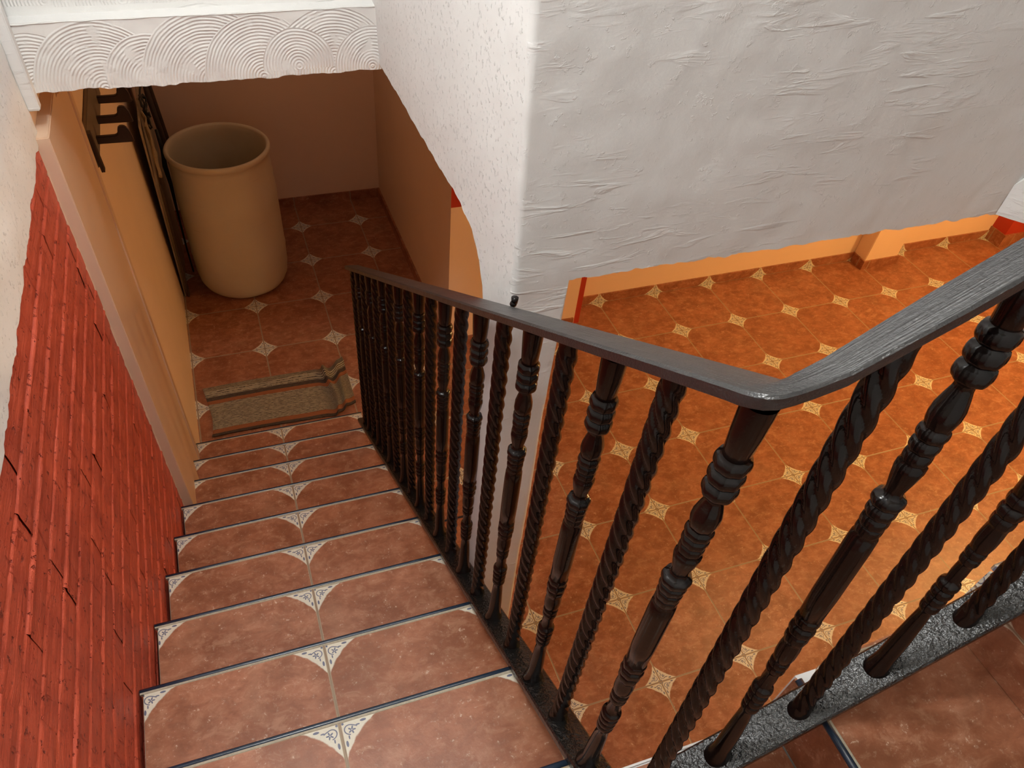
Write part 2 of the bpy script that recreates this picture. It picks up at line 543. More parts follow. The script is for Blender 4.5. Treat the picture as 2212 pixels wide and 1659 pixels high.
# brick courses
bm = bmesh.new()
course = 0.0768
nc = int(2.215 / course) + 1
rnd = random.Random(3)
for k in range(nc):
    z0 = 2.213 - (k + 1) * course
    y = -4.2 + rnd.uniform(-0.2, 0)
    while y < -0.775:
        L = rnd.uniform(0.22, 0.34)
        y1 = min(y + L, -0.776)
        if y1 > -3.9 and y1 - y > 0.02:
            d = rnd.uniform(-0.0012, 0.0012)
            lip = rnd.uniform(0.0, 0.0032) * (rnd.random() < 0.65)
            jd = rnd.choice((0.0, 0.0, 0.001, 0.0022))
            zt, zb = z0 + course, z0
            n = max(6, int((y1 - y) / 0.02))
            rows = []
            for (f, xx) in ((0.0, -0.0045), (0.05, -0.001 + d), (0.12, 0.000 + d + lip), (0.22, -0.0005 + d + lip * .2), (0.6, d), (0.9, d - 0.0004), (0.97, -0.002), (1.0, -0.0045)):
                row = []
                for i in range(n + 1):
                    yy = y + (y1 - y) * i / n
                    zz = zt + (zb - zt) * f
                    w = noise.noise(Vector((k * 3.1, yy * 14, zz * 30))) * 0.0016 + (noise.noise(Vector((yy * 7, k * 1.9, 2))) * 0.002 if 0.04 < f < 0.2 else 0)
                    ex = 0 if 0 < i < n else -jd
                    row.append(bm.verts.new((xx + w + ex, yy, min(zz + noise.noise(Vector((yy * 9, k * 2.3 + (1 if f > .5 else 0), 5.1))) * 0.0022, 2.213))))
                rows.append(row)
            for a, b in zip(rows, rows[1:]):
                for i in range(n):
                    bm.faces.new((a[i], a[i + 1], b[i + 1], b[i]))
        y = y1
        if y1 >= -0.777: break
ob = from_bm('wall_left_brick', bm, BRICK, smooth=True)
structure(ob)

# beam across the foot of the stairwell with its ledge, and the wall standing on it
def wob_x(amp):
    def f(u, v, p):
        k = max(0.0, 1 - v * 6)
        return Vector((0, 0, (noise.noise(p * 20) * amp + noise.noise(p * 55) * amp * .6) * k))
    return f
structure(box('wall_beam', -0.05, 0.97, -0.697, -0.60, 2.330, 2.478, WHITE))
structure(rough_grid('wall_beam_face', (-0.002, -0.703, 2.320), (0.97, 0, 0), (0, 0, 0.168), 200, 40, FAN, 0.004, edge=wob_x(0.006), normal=(0, -1, 0)))
structure(rough_grid('wall_beam_ledge', (-0.002, -0.705, 2.487), (0.97, 0, 0), (0, 0.055, 0.004), 120, 8, WHITE, 0.004, normal=(0, 0, 1)))
structure(rough_grid('wall_above_beam', (-0.002, -0.656, 2.480), (0.97, 0, 0), (0, 0, TOP - 2.475), 140, 140, FAN, 0.004, normal=(0, -1, 0)))
structure(box('wall_above_beam', -0.05, 0.97, -0.648, -0.56, 2.47, TOP, WHITE))
structure(box('trim_4', 0.004, 0.034, -0.735, -0.700, 2.288, 2.62, WHITE, bevel=0.003))

# pillar and the two walls that meet above it
def left_face(u, v, p):
    return Vector((0, 0, 0))
prof = [(-0.70, 2.336), (-1.0, 2.340), (-1.3, 2.336), (-1.50, 2.342), (-1.585, 2.328), (-1.64, 2.290), (-1.675, 2.225), (-1.69, 2.15), (-1.70, 2.0)]
def zlow(y):
    for (ya, za), (yb, zb) in zip(prof, prof[1:]):
        if ya >= y >= yb:
            t = (ya - y) / (ya - yb); return za + (zb - za) * t
    return 2.0
RC = 0.014
def path_point(s_):
    """walk along the left face (-Y), round the corner, along the front (+X); returns x, y, nx, ny"""
    L1 = 1.84 - RC - 0.63
    if s_ < L1: return 0.95, -0.63 - s_, -1.0, 0.0
    arc = RC * math.pi / 2
    if s_ < L1 + arc:
        a = (s_ - L1) / RC
        nx, ny = -math.cos(a), -math.sin(a)
        return 0.95 + RC + nx * RC, -1.84 + RC + ny * RC, nx, ny
    t = s_ - L1 - arc
    return 0.95 + RC + t, -1.84, 0.0, -1.0
def plaster_off(x, y, z):
    p = Vector((x, y, z))
    return noise.noise(p * 4) * 0.0030 + noise.noise(p * 17) * 0.0014 + noise.noise(p * 60) * 0.0007
L1 = 1.84 - RC - 0.63; arc = RC * math.pi / 2
ss = [L1 * i / 130 for i in range(130)] + [L1 + arc * i / 6 for i in range(6)] + [L1 + arc + (2.20 - 0.964) * i / 150 for i in range(151)]
bm = bmesh.new(); grid = []; nz = 190
for s_ in ss:
    x, y, nx, ny = path_point(s_)
    wob = noise.noise(Vector((x * 24, y * 24, 0))) * 0.006 + noise.noise(Vector((x * 70, y * 70, 3))) * 0.003
    if s_ < L1: zl = zlow(min(y, -0.70)) + (wob if y > -1.69 else 0)
    elif x < 1.070: zl = 2.0
    else: zl = 2.35 + wob * 1.3
    col_ = []
    for j in range(nz + 1):
        z0_ = 2.0 + (TOP - 2.0) * (j / nz)
        z = max(z0_, zl)
        o_ = plaster_off(x, y, z)
        lean = -0.034 * max(0.0, z - 2.35)
        col_.append((bm.verts.new((x + nx * o_ + lean, y + ny * o_, z)), z0_ >= zl))
    grid.append(col_)
for a, b in zip(grid, grid[1:]):
    for j in range(nz):
        if not (a[j + 1][1] or b[j + 1][1]): continue
        bm.faces.new((a[j][0], b[j][0], b[j + 1][0], a[j + 1][0]))
bm.normal_update()
me = bpy.data.meshes.new('wall_stairwell'); bm.to_mesh(me); bm.free()
for p in me.polygons: p.use_smooth = True
ow = link_obj('wall_stairwell', me, [WHITE, STUCCO]); structure(ow)
for p in me.polygons:
    if p.center.x < 0.962 and p.center.y > -1.83: p.material_index = 1
corepts = [(-0.63, TOP)] + [(-0.63, 2.345)] + [(a, b + 0.012) for a, b in prof[1:-1]] + [(-1.705, 2.02), (-1.705, TOP)]
structure(prism('wall_stairwell_core', corepts, 'x', 0.990, 1.075, WHITE))
structure(box('wall_stairwell_front', 1.075, 5.2, -1.828, -1.70, 2.362, TOP, WHITE))
# pillar below, down to the floor
bm = bmesh.new(); prev = None
def pillar_loop(z):
    x0, x1, y0, y1 = 0.95, 1.070, -1.84, -1.70
    loop = []
    def side(ax, ay, bx, by, nx, ny, n=12):
        for i in range(n): loop.append((ax + (bx - ax) * i / n, ay + (by - ay) * i / n, nx, ny))
    def corner(cx_, cy_, a0, n=5):
        for i in range(n):
            a = a0 + math.pi / 2 * i / n
            loop.append((cx_ + RC * math.cos(a), cy_ + RC * math.sin(a), math.cos(a), math.sin(a)))
    side(x0, y1 - RC, x0, y0 + RC, -1, 0); corner(x0 + RC, y0 + RC, math.pi)
    side(x0 + RC, y0, x1 - RC, y0, 0, -1); corner(x1 - RC, y0 + RC, 1.5 * math.pi)
    side(x1, y0 + RC, x1, y1 - RC, 1, 0); corner(x1 - RC, y1 - RC, 0)
    side(x1 - RC, y1, x0 + RC, y1, 0, 1); corner(x0 + RC, y1 - RC, math.pi / 2)
    return [bm.verts.new((x + nx * plaster_off(x, y, z), y + ny * plaster_off(x, y, z), z)) for x, y, nx, ny in loop]
for i in range(118):
    r = pillar_loop(i * 0.02)
    if prev:
        for k in range(len(r)):
            j = (k + 1) % len(r)
            bm.faces.new((prev[k], prev[j], r[j], r[k]))
    prev = r
structure(from_bm('wall_pillar', bm, WHITE, smooth=True))
# the short canted wall at its right end
bm = bmesh.new()
A = Vector((2.18, -1.842, 2.350)); A2 = Vector((2.18, -1.842, 2.425))
d = Vector((0.45, -0.55, 0)).normalized()
def lerp(a, b, t): return a + (b - a) * t
B = A + d * 0.75; B2 = A2 + d * 0.75 + Vector((0, 0, 0.95))
n = 24
rows = []
for j in range(n + 1):
    row = []
    for i in range(n + 1):
        p = lerp(lerp(A, B, i / n), lerp(A2, B2, i / n), j / n)
        q = p + Vector((-0.77, -0.63, 0)) * noise.noise(p * 11) * 0.006
        row.append(bm.verts.new(q))
    rows.append(row)
for j in range(n):
    for i in range(n): bm.faces.new((rows[j][i], rows[j][i + 1], rows[j + 1][i + 1], rows[j + 1][i]))
C1 = bm.verts.new((3.2, -1.835, 2.35)); C2 = bm.verts.new((3.2, -1.835, 3.42)); 
bm.faces.new((rows[n][0], rows[n][n], C2))
bm.faces.new((rows[0][n], rows[0][0], C1))
bm.faces.new((rows[0][n], C1, C2, rows[n][n]))
structure(from_bm('wall_canted', bm, WHITE, smooth=False))

# rest of the upper storey, behind and beside the camera
structure(box('wall_upper_back', -0.14, 5.2, -4.05, -3.95, 1.70, TOP, WHITE))
structure(box('wall_upper_right', 5.1, 5.2, -3.95, -1.70, 2.60, TOP, WHITE))

# ================================================================ STAIRS
def tread_tile(name, x0, x1, ynose, yback, z, parent=None):
    o = box(name, x0, x1, yback, ynose, z - 0.012, z, TILE, bevel=0.0012)
    uv_world(o, lambda c, n: ((c.x - XJ) / T, (ynose - c.y) / T) if abs(n.z) > 0.3 else ((c.x - XJ) / T, (z - c.z) / T + 0.3))
    return o

def nosing_bar(name, a, b, r, mat, down=None):
    """rounded trim between two points, its round side outward"""
    bm = bmesh.new()
    a, b = Vector(a), Vector(b)
    ax = (b - a).normalized()
    up = Vector((0, 0, 1)); side = ax.cross(up).normalized()
    rings = []
    N = 14
    for t in range(9):
        c = a + (b - a) * t / 8
        c = c + up * noise.noise(c * 9) * 0.0006
        rings.append([bm.verts.new(c + side * math.cos(2 * math.pi * i / N) * r + up * math.sin(2 * math.pi * i / N) * r * 0.9) for i in range(N)])
    for p, q in zip(rings, rings[1:]):
        for i in range(N):
            bm.faces.new((p[i], p[(i + 1) % N], q[(i + 1) % N], q[i]))
    bm.faces.new(rings[0]); bm.faces.new(rings[-1])
    return from_bm(name, bm, mat, smooth=True)

stair = empty('staircase', (0.45, 0.0, 0.0))
tag(stair, 'terracotta tiled stair flight with navy nosing strips descending beside the red brick wall', 'staircase', None)
XE = 0.905
# concrete body with the stepped outline
pts = [(0.0, 0.0)]
for k in range(1, 10):
    yk = -(k - 1) * RD
    pts.append((yk - 0.004, k * RH - 0.012))
    pts.append((-(k) * RD - 0.004, k * RH - 0.012))
pts.append((-9 * RD - 0.004, 0.95))
pts.append((-4.2 * RD, 0.0))
bpts = [(-0.004, 0.0)] + pts[1:]
body = prism('stair_body', bpts, 'x', 0.008, XE - 0.004, GREY); put(body, stair)
for k in range(1, 10):
    ynose = -(k - 1) * RD; z = k * RH
    t = tread_tile('tread', 0.012, XE, ynose - 0.011, ynose - RD - 0.004, z); put(t, stair)
    g = box('grout_line', 0.004, XE, ynose - 0.0135, ynose - 0.0085, z - 0.010, z + 0.0006, GROUT); put(g, t)
    s = nosing_bar('nosing_strip', (0.003, ynose - 0.004, z - 0.0045), (XE, ynose - 0.004, z - 0.0045), 0.0068, NAVY); put(s, t)
    rr_ = box('riser', 0.004, XE, ynose - 0.006, ynose - 0.001, z - RH + 0.002, z - 0.011, TILE); put(rr_, stair)
    uv_world(rr_, lambda c, n: ((c.x - XJ) / T, c.z / T + 0.3))
# top riser, tile of the landing
rt = box('riser', 0.004, XE, -9 * RD - 0.006, -9 * RD - 0.001, 9 * RH + 0.002, LAND - 0.011, TILE); put(rt, stair)
uv_world(rt, lambda c, n: ((c.x - XJ) / T, c.z / T + 0.3))
st = nosing_bar('nosing_strip', (0.003, -9 * RD - 0.004, LAND - 0.0045), (XE, -9 * RD - 0.004, LAND - 0.0045), 0.0068, NAVY); put(st, stair)

# quarter landing
o = structure(prism('floor_landing', [(0.004, -3.95), (1.284, -3.95), (1.284, -2.598), (0.906, -2.598), (0.906, -9 * RD - 0.011), (0.004, -9 * RD - 0.011)], 'z', LAND - 0.014, LAND, TILE))
uv_world(o, lambda c, n: ((c.x - XJ) / T, (-9 * RD - 0.011 - c.y) / T))
structure(prism('floor_landing_slab', [(0.004, -3.95), (1.289, -3.95), (1.289, -2.60), (0.90, -2.60), (0.90, -9 * RD - 0.02), (0.004, -9 * RD - 0.02)], 'z', LAND - 0.16, LAND - 0.0142, WHITE))
structure(box('trim_5', 0.908, 1.292, -2.597, -2.589, LAND - 0.16, LAND - 0.001, WHITE, bevel=0.003))

# second flight rising to the right
RISE2 = [1.285, 1.652, 2.02, 2.39]
stair2 = empty('staircase', (1.6, -3.2, LAND))
tag(stair2, 'short terracotta tiled flight rising rightward beside the upper sloping railing', 'staircase')
for i, x0 in enumerate(RISE2):
    z = LAND + (i + 1) * RH
    x1 = RISE2[i + 1] if i < 3 else 3.05
    ye = -2.574 + 0.06 * (x0 - 1.29)
    # tread with the clipped tile corner
    c = 0.045 if i == 0 else 0.0
    pts = [(x0 + 0.012, -3.9), (x1 + 0.004, -3.9), (x1 + 0.004, ye + 0.022), (x0 + 0.012 + c, ye), (x0 + 0.012, ye - c * 0.8)] if c else \
          [(x0 + 0.012, -3.9), (x1 + 0.004, -3.9), (x1 + 0.004, ye + 0.022), (x0 + 0.012, ye)]
    t = prism('tread', pts, 'z', z - 0.012, z, TILE); put(t, stair2)
    uv_world(t, lambda c_, n: ((c_.x - (x0 + 0.006)) / T, (c_.y - ye) / T))
    g = box('grout_line', x0 + 0.0085, x0 + 0.0140, -3.9, ye - 0.03, z - 0.01, z + 0.0006, GROUT); put(g, t)
    s = nosing_bar('nosing_strip', (x0 + 0.005, -3.9, z - 0.005), (x0 + 0.005, ye - 0.012, z - 0.005), 0.0075, NAVY); put(s, t)
    r_ = box('riser', x0 + 0.002, x0 + 0.008, -3.9, ye - 0.006, z - RH + 0.002, z - 0.011, TILE); put(r_, stair2)
    uv_world(r_, lambda c_, n: ((c_.y + 2.574) / T, (c_.z - LAND) / T + 0.35))
pts = [(1.291, LAND - 0.14)]
for i, x0 in enumerate(RISE2):
    z = LAND + (i + 1) * RH
    x1 = RISE2[i + 1] if i < 3 else 3.05
    pts += [(x0 + 0.008, z - 0.0125), (x1 + 0.008, z - 0.0125)] if i else [(x0 + 0.008, z - 0.0125), (x1 + 0.008, z - 0.0125)]
pts += [(3.058, 2.3)]
b2 = prism('stair_body', pts, 'y', -3.9, -2.575, WHITE); put(b2, stair2)

# ================================================================ RAILING
rail = empty('stair_railing', (0.887, -2.568, LAND))
tag(rail, 'black painted iron railing with alternating twisted and turned balusters around the stairwell corner', 'railing')

LEN = 0.95
def turned_mesh():
    K = [(0.0, .0150), (.010, .0150), (.040, .0140), (.076, .0122)]
    def bead(c, w, r, neck):
        out = [(c - w, neck)]
        for a in (-.8, -.5, -.2, .2, .5, .8):
            out.append((c + a * w, neck + (r - neck) * math.sqrt(1 - a * a) ** .8))
        out.append((c + w, neck))
        return out
    for c in (.087, .109, .131): K += bead(c, .0105, .0166, .0120)
    K += [(.146, .0086), (.152, .0090), (.162, .0112), (.176, .0138), (.187, .0142), (.196, .0132), (.201, .0118)]
    for c, r in ((.211, .0142), (.228, .0136), (.245, .0128)): K += bead(c, .008, r, .0112)
    K += [(.256, .0136), (.264, .0138), (.280, .0118), (.298, .0088), (.304, .0090)]
    for c, r in ((.315, .0162), (.333, .0148), (.350, .0140), (.365, .0134)): K += bead(c, .0082, r, .0122)
    K += [(.378, .0142), (.40, .0148), (.50, .0148), (.548, .0140)]
    for c, r in ((.560, .0148), (.582, .0152), (.602, .0140)): K += bead(c, .0095, r, .0122)
    K += [(.616, .0120), (.630, .0132), (.648, .0132), (.662, .0118)]
    for c, r in ((.672, .0124), (.688, .0120)): K += bead(c, .0075, r, .0104)
    K += [(.700, .0092), (.720, .0098), (.736, .0090)]
    for c, r in ((.750, .0142), (.769, .0138), (.788, .0132), (.806, .0128)): K += bead(c, .0088, r, .0108)
    K += [(.820, .0092), (.845, .0104), (.90, .0125), (.955, .0135), (.972, .0150), (.988, .0185), (1.0, .0200)]
    bm = bmesh.new(); N = 40
    prev = None
    for t, r in K:
        z = (1 - t) * LEN
        # the beads and vases are reeded
        reed = 0.0
        if .08 < t < .37 or .55 < t < .62: reed = 0.030
        if .155 < t < .20: reed = 0.022
        rg = []
        for i in range(N):
            th = 2 * math.pi * i / N
            rr = r * 1.17 * (1 + reed * math.cos(8 * th))
            rg.append(bm.verts.new((rr * math.cos(th), rr * math.sin(th), z)))
        if prev:
            for i in range(N): bm.faces.new((prev[i], prev[(i + 1) % N], rg[(i + 1) % N], rg[i]))
        prev = rg
    bmesh.ops.recalc_face_normals(bm, faces=bm.faces)
    me = bpy.data.meshes.new('turned_baluster'); bm.to_mesh(me); bm.free()
    for p in me.polygons: p.use_smooth = True
    me.materials.append(BLACK)
    return me

def twisted_mesh():
    bm = bmesh.new(); N = 40; R = 230; lobes = 4; lead = 0.136
    prev = None
    for k in range(R + 1):
        z = LEN * k / R
        t = 1 - k / R
        amp = min(1.0, max(0.0, (t - 0.006) / 0.02), max(0.0, (0.985 - t) / 0.02))
        foot = max(0.0, (t - 0.965) / 0.035)
        rg = []
        for i in range(N):
            th = 2 * math.pi * i / N
            ph = th + z * 2 * math.pi / lead
            w = abs(math.cos(lobes * ph / 2)) ** 0.8
            r = 0.0150 * (1 - amp) + amp * (0.0116 + 0.0049 * w) + foot * 0.006
            rg.append(bm.verts.new((r * math.cos(th), r * math.sin(th), z)))
        if prev:
            for i in range(N): bm.faces.new((prev[i], prev[(i + 1) % N], rg[(i + 1) % N], rg[i]))
        prev = rg
    bmesh.ops.recalc_face_normals(bm, faces=bm.faces)
    me = bpy.data.meshes.new('twisted_baluster'); bm.to_mesh(me); bm.free()
    for p in me.polygons: p.use_smooth = True
    me.materials.append(BLACK)
    return me
TURN, TWIST = turned_mesh(), twisted_mesh()

def baluster(i, base, top, turn):
    me = TURN if turn else TWIST
    o = bpy.data.objects.new('turned_baluster' if turn else 'twisted_baluster', me)
    COL.objects.link(o)
    base, top = Vector(base), Vector(top)
    d = top - base
    q = Vector((0, 0, 1)).rotation_difference(d.normalized())
    o.rotation_mode = 'QUATERNION'
    from mathutils import Quaternion
    o.rotation_quaternion = q @ Quaternion((0, 0, 1), i * 1.3 % 1.5)
    o.scale = (1, 1, d.length / LEN)
    o.location = base
    put(o, rail)
    return o

XC = 0.887
for i in range(20):
    y = -2.568 + 0.1205 * i
    b = zn(y) + 0.022; t = zn(y) + 0.986
    baluster(i, (XC, y, b), (XC, y, t), i % 2 == 0)

def p2y(x, c): return c + 0.06 * (x - 1.25)
PL2 = lambda x: 1.962 + 0.50 * (x - 1.25)          # top of lower plate
HR2 = lambda x: 2.965 + 0.49 * (x - 1.25)          # top of handrail
for j, (xb, xt) in enumerate([(0.955, 1.000), (1.095, 1.128), (1.245, 1.285), (1.385, 1.425), (1.54, 1.58), (1.69, 1.73), (1.84, 1.88)]):
    baluster(j + 3, (xb, p2y(xb, -2.640), PL2(xb) - 0.01), (xt, p2y(xt, -2.567), HR2(xt) - 0.012), j % 2 == 1)

def ribbon(name, sections, thick, mat, parent=None):
    """flat bar swept through (left, right) point pairs given at its top; uv.x runs along it in metres"""
    bm = bmesh.new()
    uvl = bm.loops.layers.uv.new('uv')
    L = 0; prevc = None; secs = []
    for l, r in sections:
        l, r = Vector(l), Vector(r)
        c = (l + r) / 2
        if prevc is not None: L += (c - prevc).length
        prevc = c
        secs.append((l, r, L))
    rows = []
    for l, r, s in secs:
        w = (r - l).normalized()
        e = 0.0035
        dn = Vector((0, 0, -1))
        prof = [l + dn * thick, l + dn * e - w * 0, l + w * e + Vector((0, 0, 0.0006)), l + (r - l) * .33 + Vector((0, 0, .0016)), l + (r - l) * .66 + Vector((0, 0, .0016)),
                r - w * e + Vector((0, 0, 0.0006)), r + dn * e, r + dn * thick]
        rows.append(([bm.verts.new(p) for p in prof], s, (r - l).length))
    vv = [0, .02, .05, .35, .65, .95, .98, 1]
    for (a, sa, wa), (b, sb, wb) in zip(rows, rows[1:]):
        n = len(a)
        for i in range(n):
            j = (i + 1) % n
            f = bm.faces.new((a[i], b[i], b[j], a[j]))
            f.smooth = True
            uvs = [(sa, vv[i] * 0.065), (sb, vv[i] * 0.065), (sb, vv[j] * 0.065), (sa, vv[j] * 0.065)]
            for lp, q in zip(f.loops, uvs): lp[uvl].uv = q
    bm.faces.new(rows[0][0]); bm.faces.new(list(reversed(rows[-1][0])))
    bm.edges.ensure_lookup_table()
    long_ = set()
    for (a, _, _), (b, _, _) in zip(rows, rows[1:]):
        for i in (0, 1, 2, 5, 6, 7):
            e = bm.edges.get((a[i], b[i]))
            if e: e.smooth = False
    o = from_bm(name, bm, mat)
    return o

# handrail, one bar bent round the corner
sec = []
HL, HRr = 0.857, 0.921
N = 40
for k in range(N + 1):
    y = -0.235 + (-2.555 + 0.235) * k / N
    w = noise.noise(Vector((y * 6, 3, 0))) * 0.0012
    sec.append(((HL + w, y, zn(y) + 1.008), (HRr + w, y, zn(y) + 1.000)))
HF = lambda x: (x - 0.004, p2y(x, -2.5905), 2.980 + 0.49 * (x - 1.25))
HB = lambda x: (x + 0.002, p2y(x, -2.541), 2.958 + 0.50 * (x - 1.25))
outer = [(0.8575, -2.570, 2.787), (0.860, -2.582, 2.794), (0.867, -2.591, 2.798), (0.878, -2.5955, 2.800), (0.893, -2.597, 2.803), (0.912, -2.5975, 2.807)]
inner = [(0.9205, -2.5555, 2.774), (0.9190, -2.5565, 2.777), (0.9180, -2.5570, 2.779), (0.9185, -2.5575, 2.781), (0.9200, -2.5580, 2.784), (0.9240, -2.5590, 2.788)]
for p_, q_ in zip(outer, inner): sec.append((p_, q_))
for k in range(0, 24):
    x = 0.940 + 0.045 * k
    w = noise.noise(Vector((x * 7, 9, 0))) * 0.0012
    a_, b_ = HF(x), HB(x)
    t = min(1.0, (x - 0.912) / 0.12)
    a_ = (a_[0], a_[1] + 0.010 * (1 - t), a_[2] - 0.011 * (1 - t))
    b_ = (b_[0], b_[1], b_[2] - 0.006 * (1 - t))
    sec.append(((a_[0], a_[1] + w, a_[2]), (b_[0], b_[1] + w, b_[2])))
hr = ribbon('handrail', sec, 0.017, RAIL); put(hr, rail)

# lower plates
sec = []
for k in range(60):
    y = -0.17 + (-2.60 + 0.17) * k / 59
    w = noise.noise(Vector((y * 5, 8, 0))) * 0.001
    sec.append(((XR + w, y, zn(y) + 0.026), (0.921 + w, y, zn(y) + 0.026)))
pl = ribbon('base_plate', sec, 0.022, PLATE); put(pl, rail)
sec = []
for k in range(40):
    x = 0.862 + 0.036 * k
    w = noise.noise(Vector((x * 5, 2, 0))) * 0.001
    zz = max(PL2(x), 0)
    sec.append(((x, p2y(x, -2.676) + w, zz), (x, p2y(x, -2.606) + w, zz)))
pl2 = ribbon('base_plate', sec, 0.024, PLATE); put(pl2, rail)
# small screw head with a burr on the handrail by the pillar
bm = bmesh.new()
bmesh.ops.create_uvsphere(bm, u_segments=10, v_segments=8, radius=0.007, matrix=Matrix.Translation((0.926, -1.905, zn(-1.905) + 1.004)))
bmesh.ops.create_cone(bm, segments=8, radius1=0.006, radius2=0.0075, depth=0.012, cap_ends=True, matrix=Matrix.Translation((0.928, -1.905, zn(-1.905) + 1.012)))
sc = from_bm('screw', bm, BLACK, smooth=True); put(sc, rail)

# ================================================================ BARREL
def barrel():
    bm = bmesh.new()
    Pf = [(0.0, 0.006), (0.20, 0.004), (0.255, 0.010), (0.280, 0.030), (0.297, 0.065), (0.306, 0.13), (0.309, 0.24), (0.312, 0.262), (0.309, 0.285),
          (0.311, 0.45), (0.310, 0.62), (0.312, 0.64), (0.309, 0.66), (0.303, 0.78), (0.297, 0.87), (0.293, 0.900), (0.303, 0.910), (0.311, 0.922), (0.312, 0.938), (0.305, 0.947),
          (0.293, 0.946), (0.287, 0.935), (0.286, 0.905), (0.291, 0.86), (0.300, 0.70), (0.303, 0.40), (0.298, 0.10), (0.27, 0.03), (0.0, 0.025)]
    N = 96
    prev = None
    for r, z in Pf:
        if r == 0.0:
            rg = [bm.verts.new((0, 0, z))]
        else:
            rg = []
            for i in range(N):
                th = 2 * math.pi * i / N
                rr = r * (1 + 0.006 * math.sin(2 * th + z * 2) * (z / .9)) + noise.noise(Vector((math.cos(th) * 2, math.sin(th) * 2, z * 3))) * 0.003
                rg.append(bm.verts.new((rr * math.cos(th), rr * math.sin(th), z)))
        if prev:
            if len(prev) == 1 or len(rg) == 1:
                a, b = (prev, rg) if len(prev) == 1 else (rg, prev)
                for i in range(N): bm.faces.new((a[0], b[i], b[(i + 1) % N]))
            else:
                for i in range(N): bm.faces.new((prev[i], prev[(i + 1) % N], rg[(i + 1) % N], rg[i]))
        prev = rg
    o = from_bm('plastic_barrel', bm, DRUM, smooth=True)
    o.location = (0.430, 1.685, 0.0); o.scale = (1.0, 1.0, 1.03)
    tag(o, 'large open-topped cream plastic drum on the tiled floor at the foot of the stairs', 'barrel')
    return o
barrel()

# ================================================================ RUG
def rug():
    bm = bmesh.new(); uvl = bm.loops.layers.uv.new('uv')
    NU, NV = 120, 70
    g = []
    for j in range(NV + 1):
        v = j / NV
        row = []
        for i in range(NU + 1):
            u = i / NU
            # outline: near edge and far edge of the mat
            yn = 0.185 + 0.004 * math.sin(u * 6) + (u > .84) * (u - .84) * 0.42
            yf = 0.600 + 0.012 * math.sin(u * 3.1 + .4) + max(0, u - .88) * 0.55
            x = 0.072 + u * 0.845 + 0.012 * math.sin(v * 5) * (1 - u) - 0.03 * max(0, v - .8) * (1 - u) * 5 * .3
            y = yn + (yf - yn) * v
            z = 0.006 + 0.0015 * noise.noise(Vector((x * 9, y * 9, 0)))
            f = math.exp(-((v - 0.88) / 0.055) ** 2)
            z += f * (0.020 + 0.005 * math.sin(u * 11)) * (1 - 0.3 * math.cos(u * 3))
            z += 0.010 * math.exp(-(v / 0.05) ** 2) * (0.5 + 0.5 * math.sin(u * 4 + 1))
            k = max(0.0, (u - 0.78) / 0.22)
            c1 = 0.865 + 0.02 * math.sin(v * 5)
            ridge = math.exp(-((u - c1) / 0.018) ** 2)
            ridge2 = math.exp(-((u - 0.925 - 0.02 * v) / 0.022) ** 2)
            z += ridge * 0.034 * (0.45 + 0.75 * v) + ridge2 * 0.024 * (1 - 0.5 * v) + k * 0.004
            # the ribs sag into the folds and the end fans out
            y += -0.030 * math.sin(math.pi * min(1.0, k * 1.25)) * (1 - abs(2 * v - 1) * .6) + 0.035 * max(0, u - 0.93) / 0.07 * (v > .5) * (v - .5)
            x -= ridge * 0.006
            row.append((bm.verts.new((x, y, z)), u, v))
        g.append(row)
    for j in range(NV):
        for i in range(NU):
            q = (g[j][i], g[j][i + 1], g[j + 1][i + 1], g[j + 1][i])
            f = bm.faces.new([a[0] for a in q]); f.smooth = True
            for lp, a in zip(f.loops, q): lp[uvl].uv = (a[1], a[2])
    me = bpy.data.meshes.new('rug'); bm.to_mesh(me); bm.free()
    o = link_obj('rug', me, RUG)
    s = o.modifiers.new('thick', 'SOLIDIFY'); s.thickness = 0.004; s.offset = -1
    tag(o, 'rumpled grey ribbed rug with rust bands lying at the foot of the stairs', 'rug')
rug()

# ================================================================ THINGS ON AND AGAINST THE LEFT WALL
rack = empty('hook_rack', (0.0, 0.12, 1.80))
tag(rack, 'dark metal coat rack with three upturned hooks fixed to the peach left wall', 'coat rack')
bm = bmesh.new()
bm_box(bm, 0.002, 0.016, -0.03, 0.62, 1.765, 1.915)
for v in bm.verts:
    if v.co.y < 0 and v.co.z > 1.85: v.co.y = -0.07
bmesh.ops.bevel(bm, geom=list(bm.edges), offset=0.003, segments=2, affect='EDGES')
p = from_bm('backplate', bm, PALEIRON); put(p, rack)
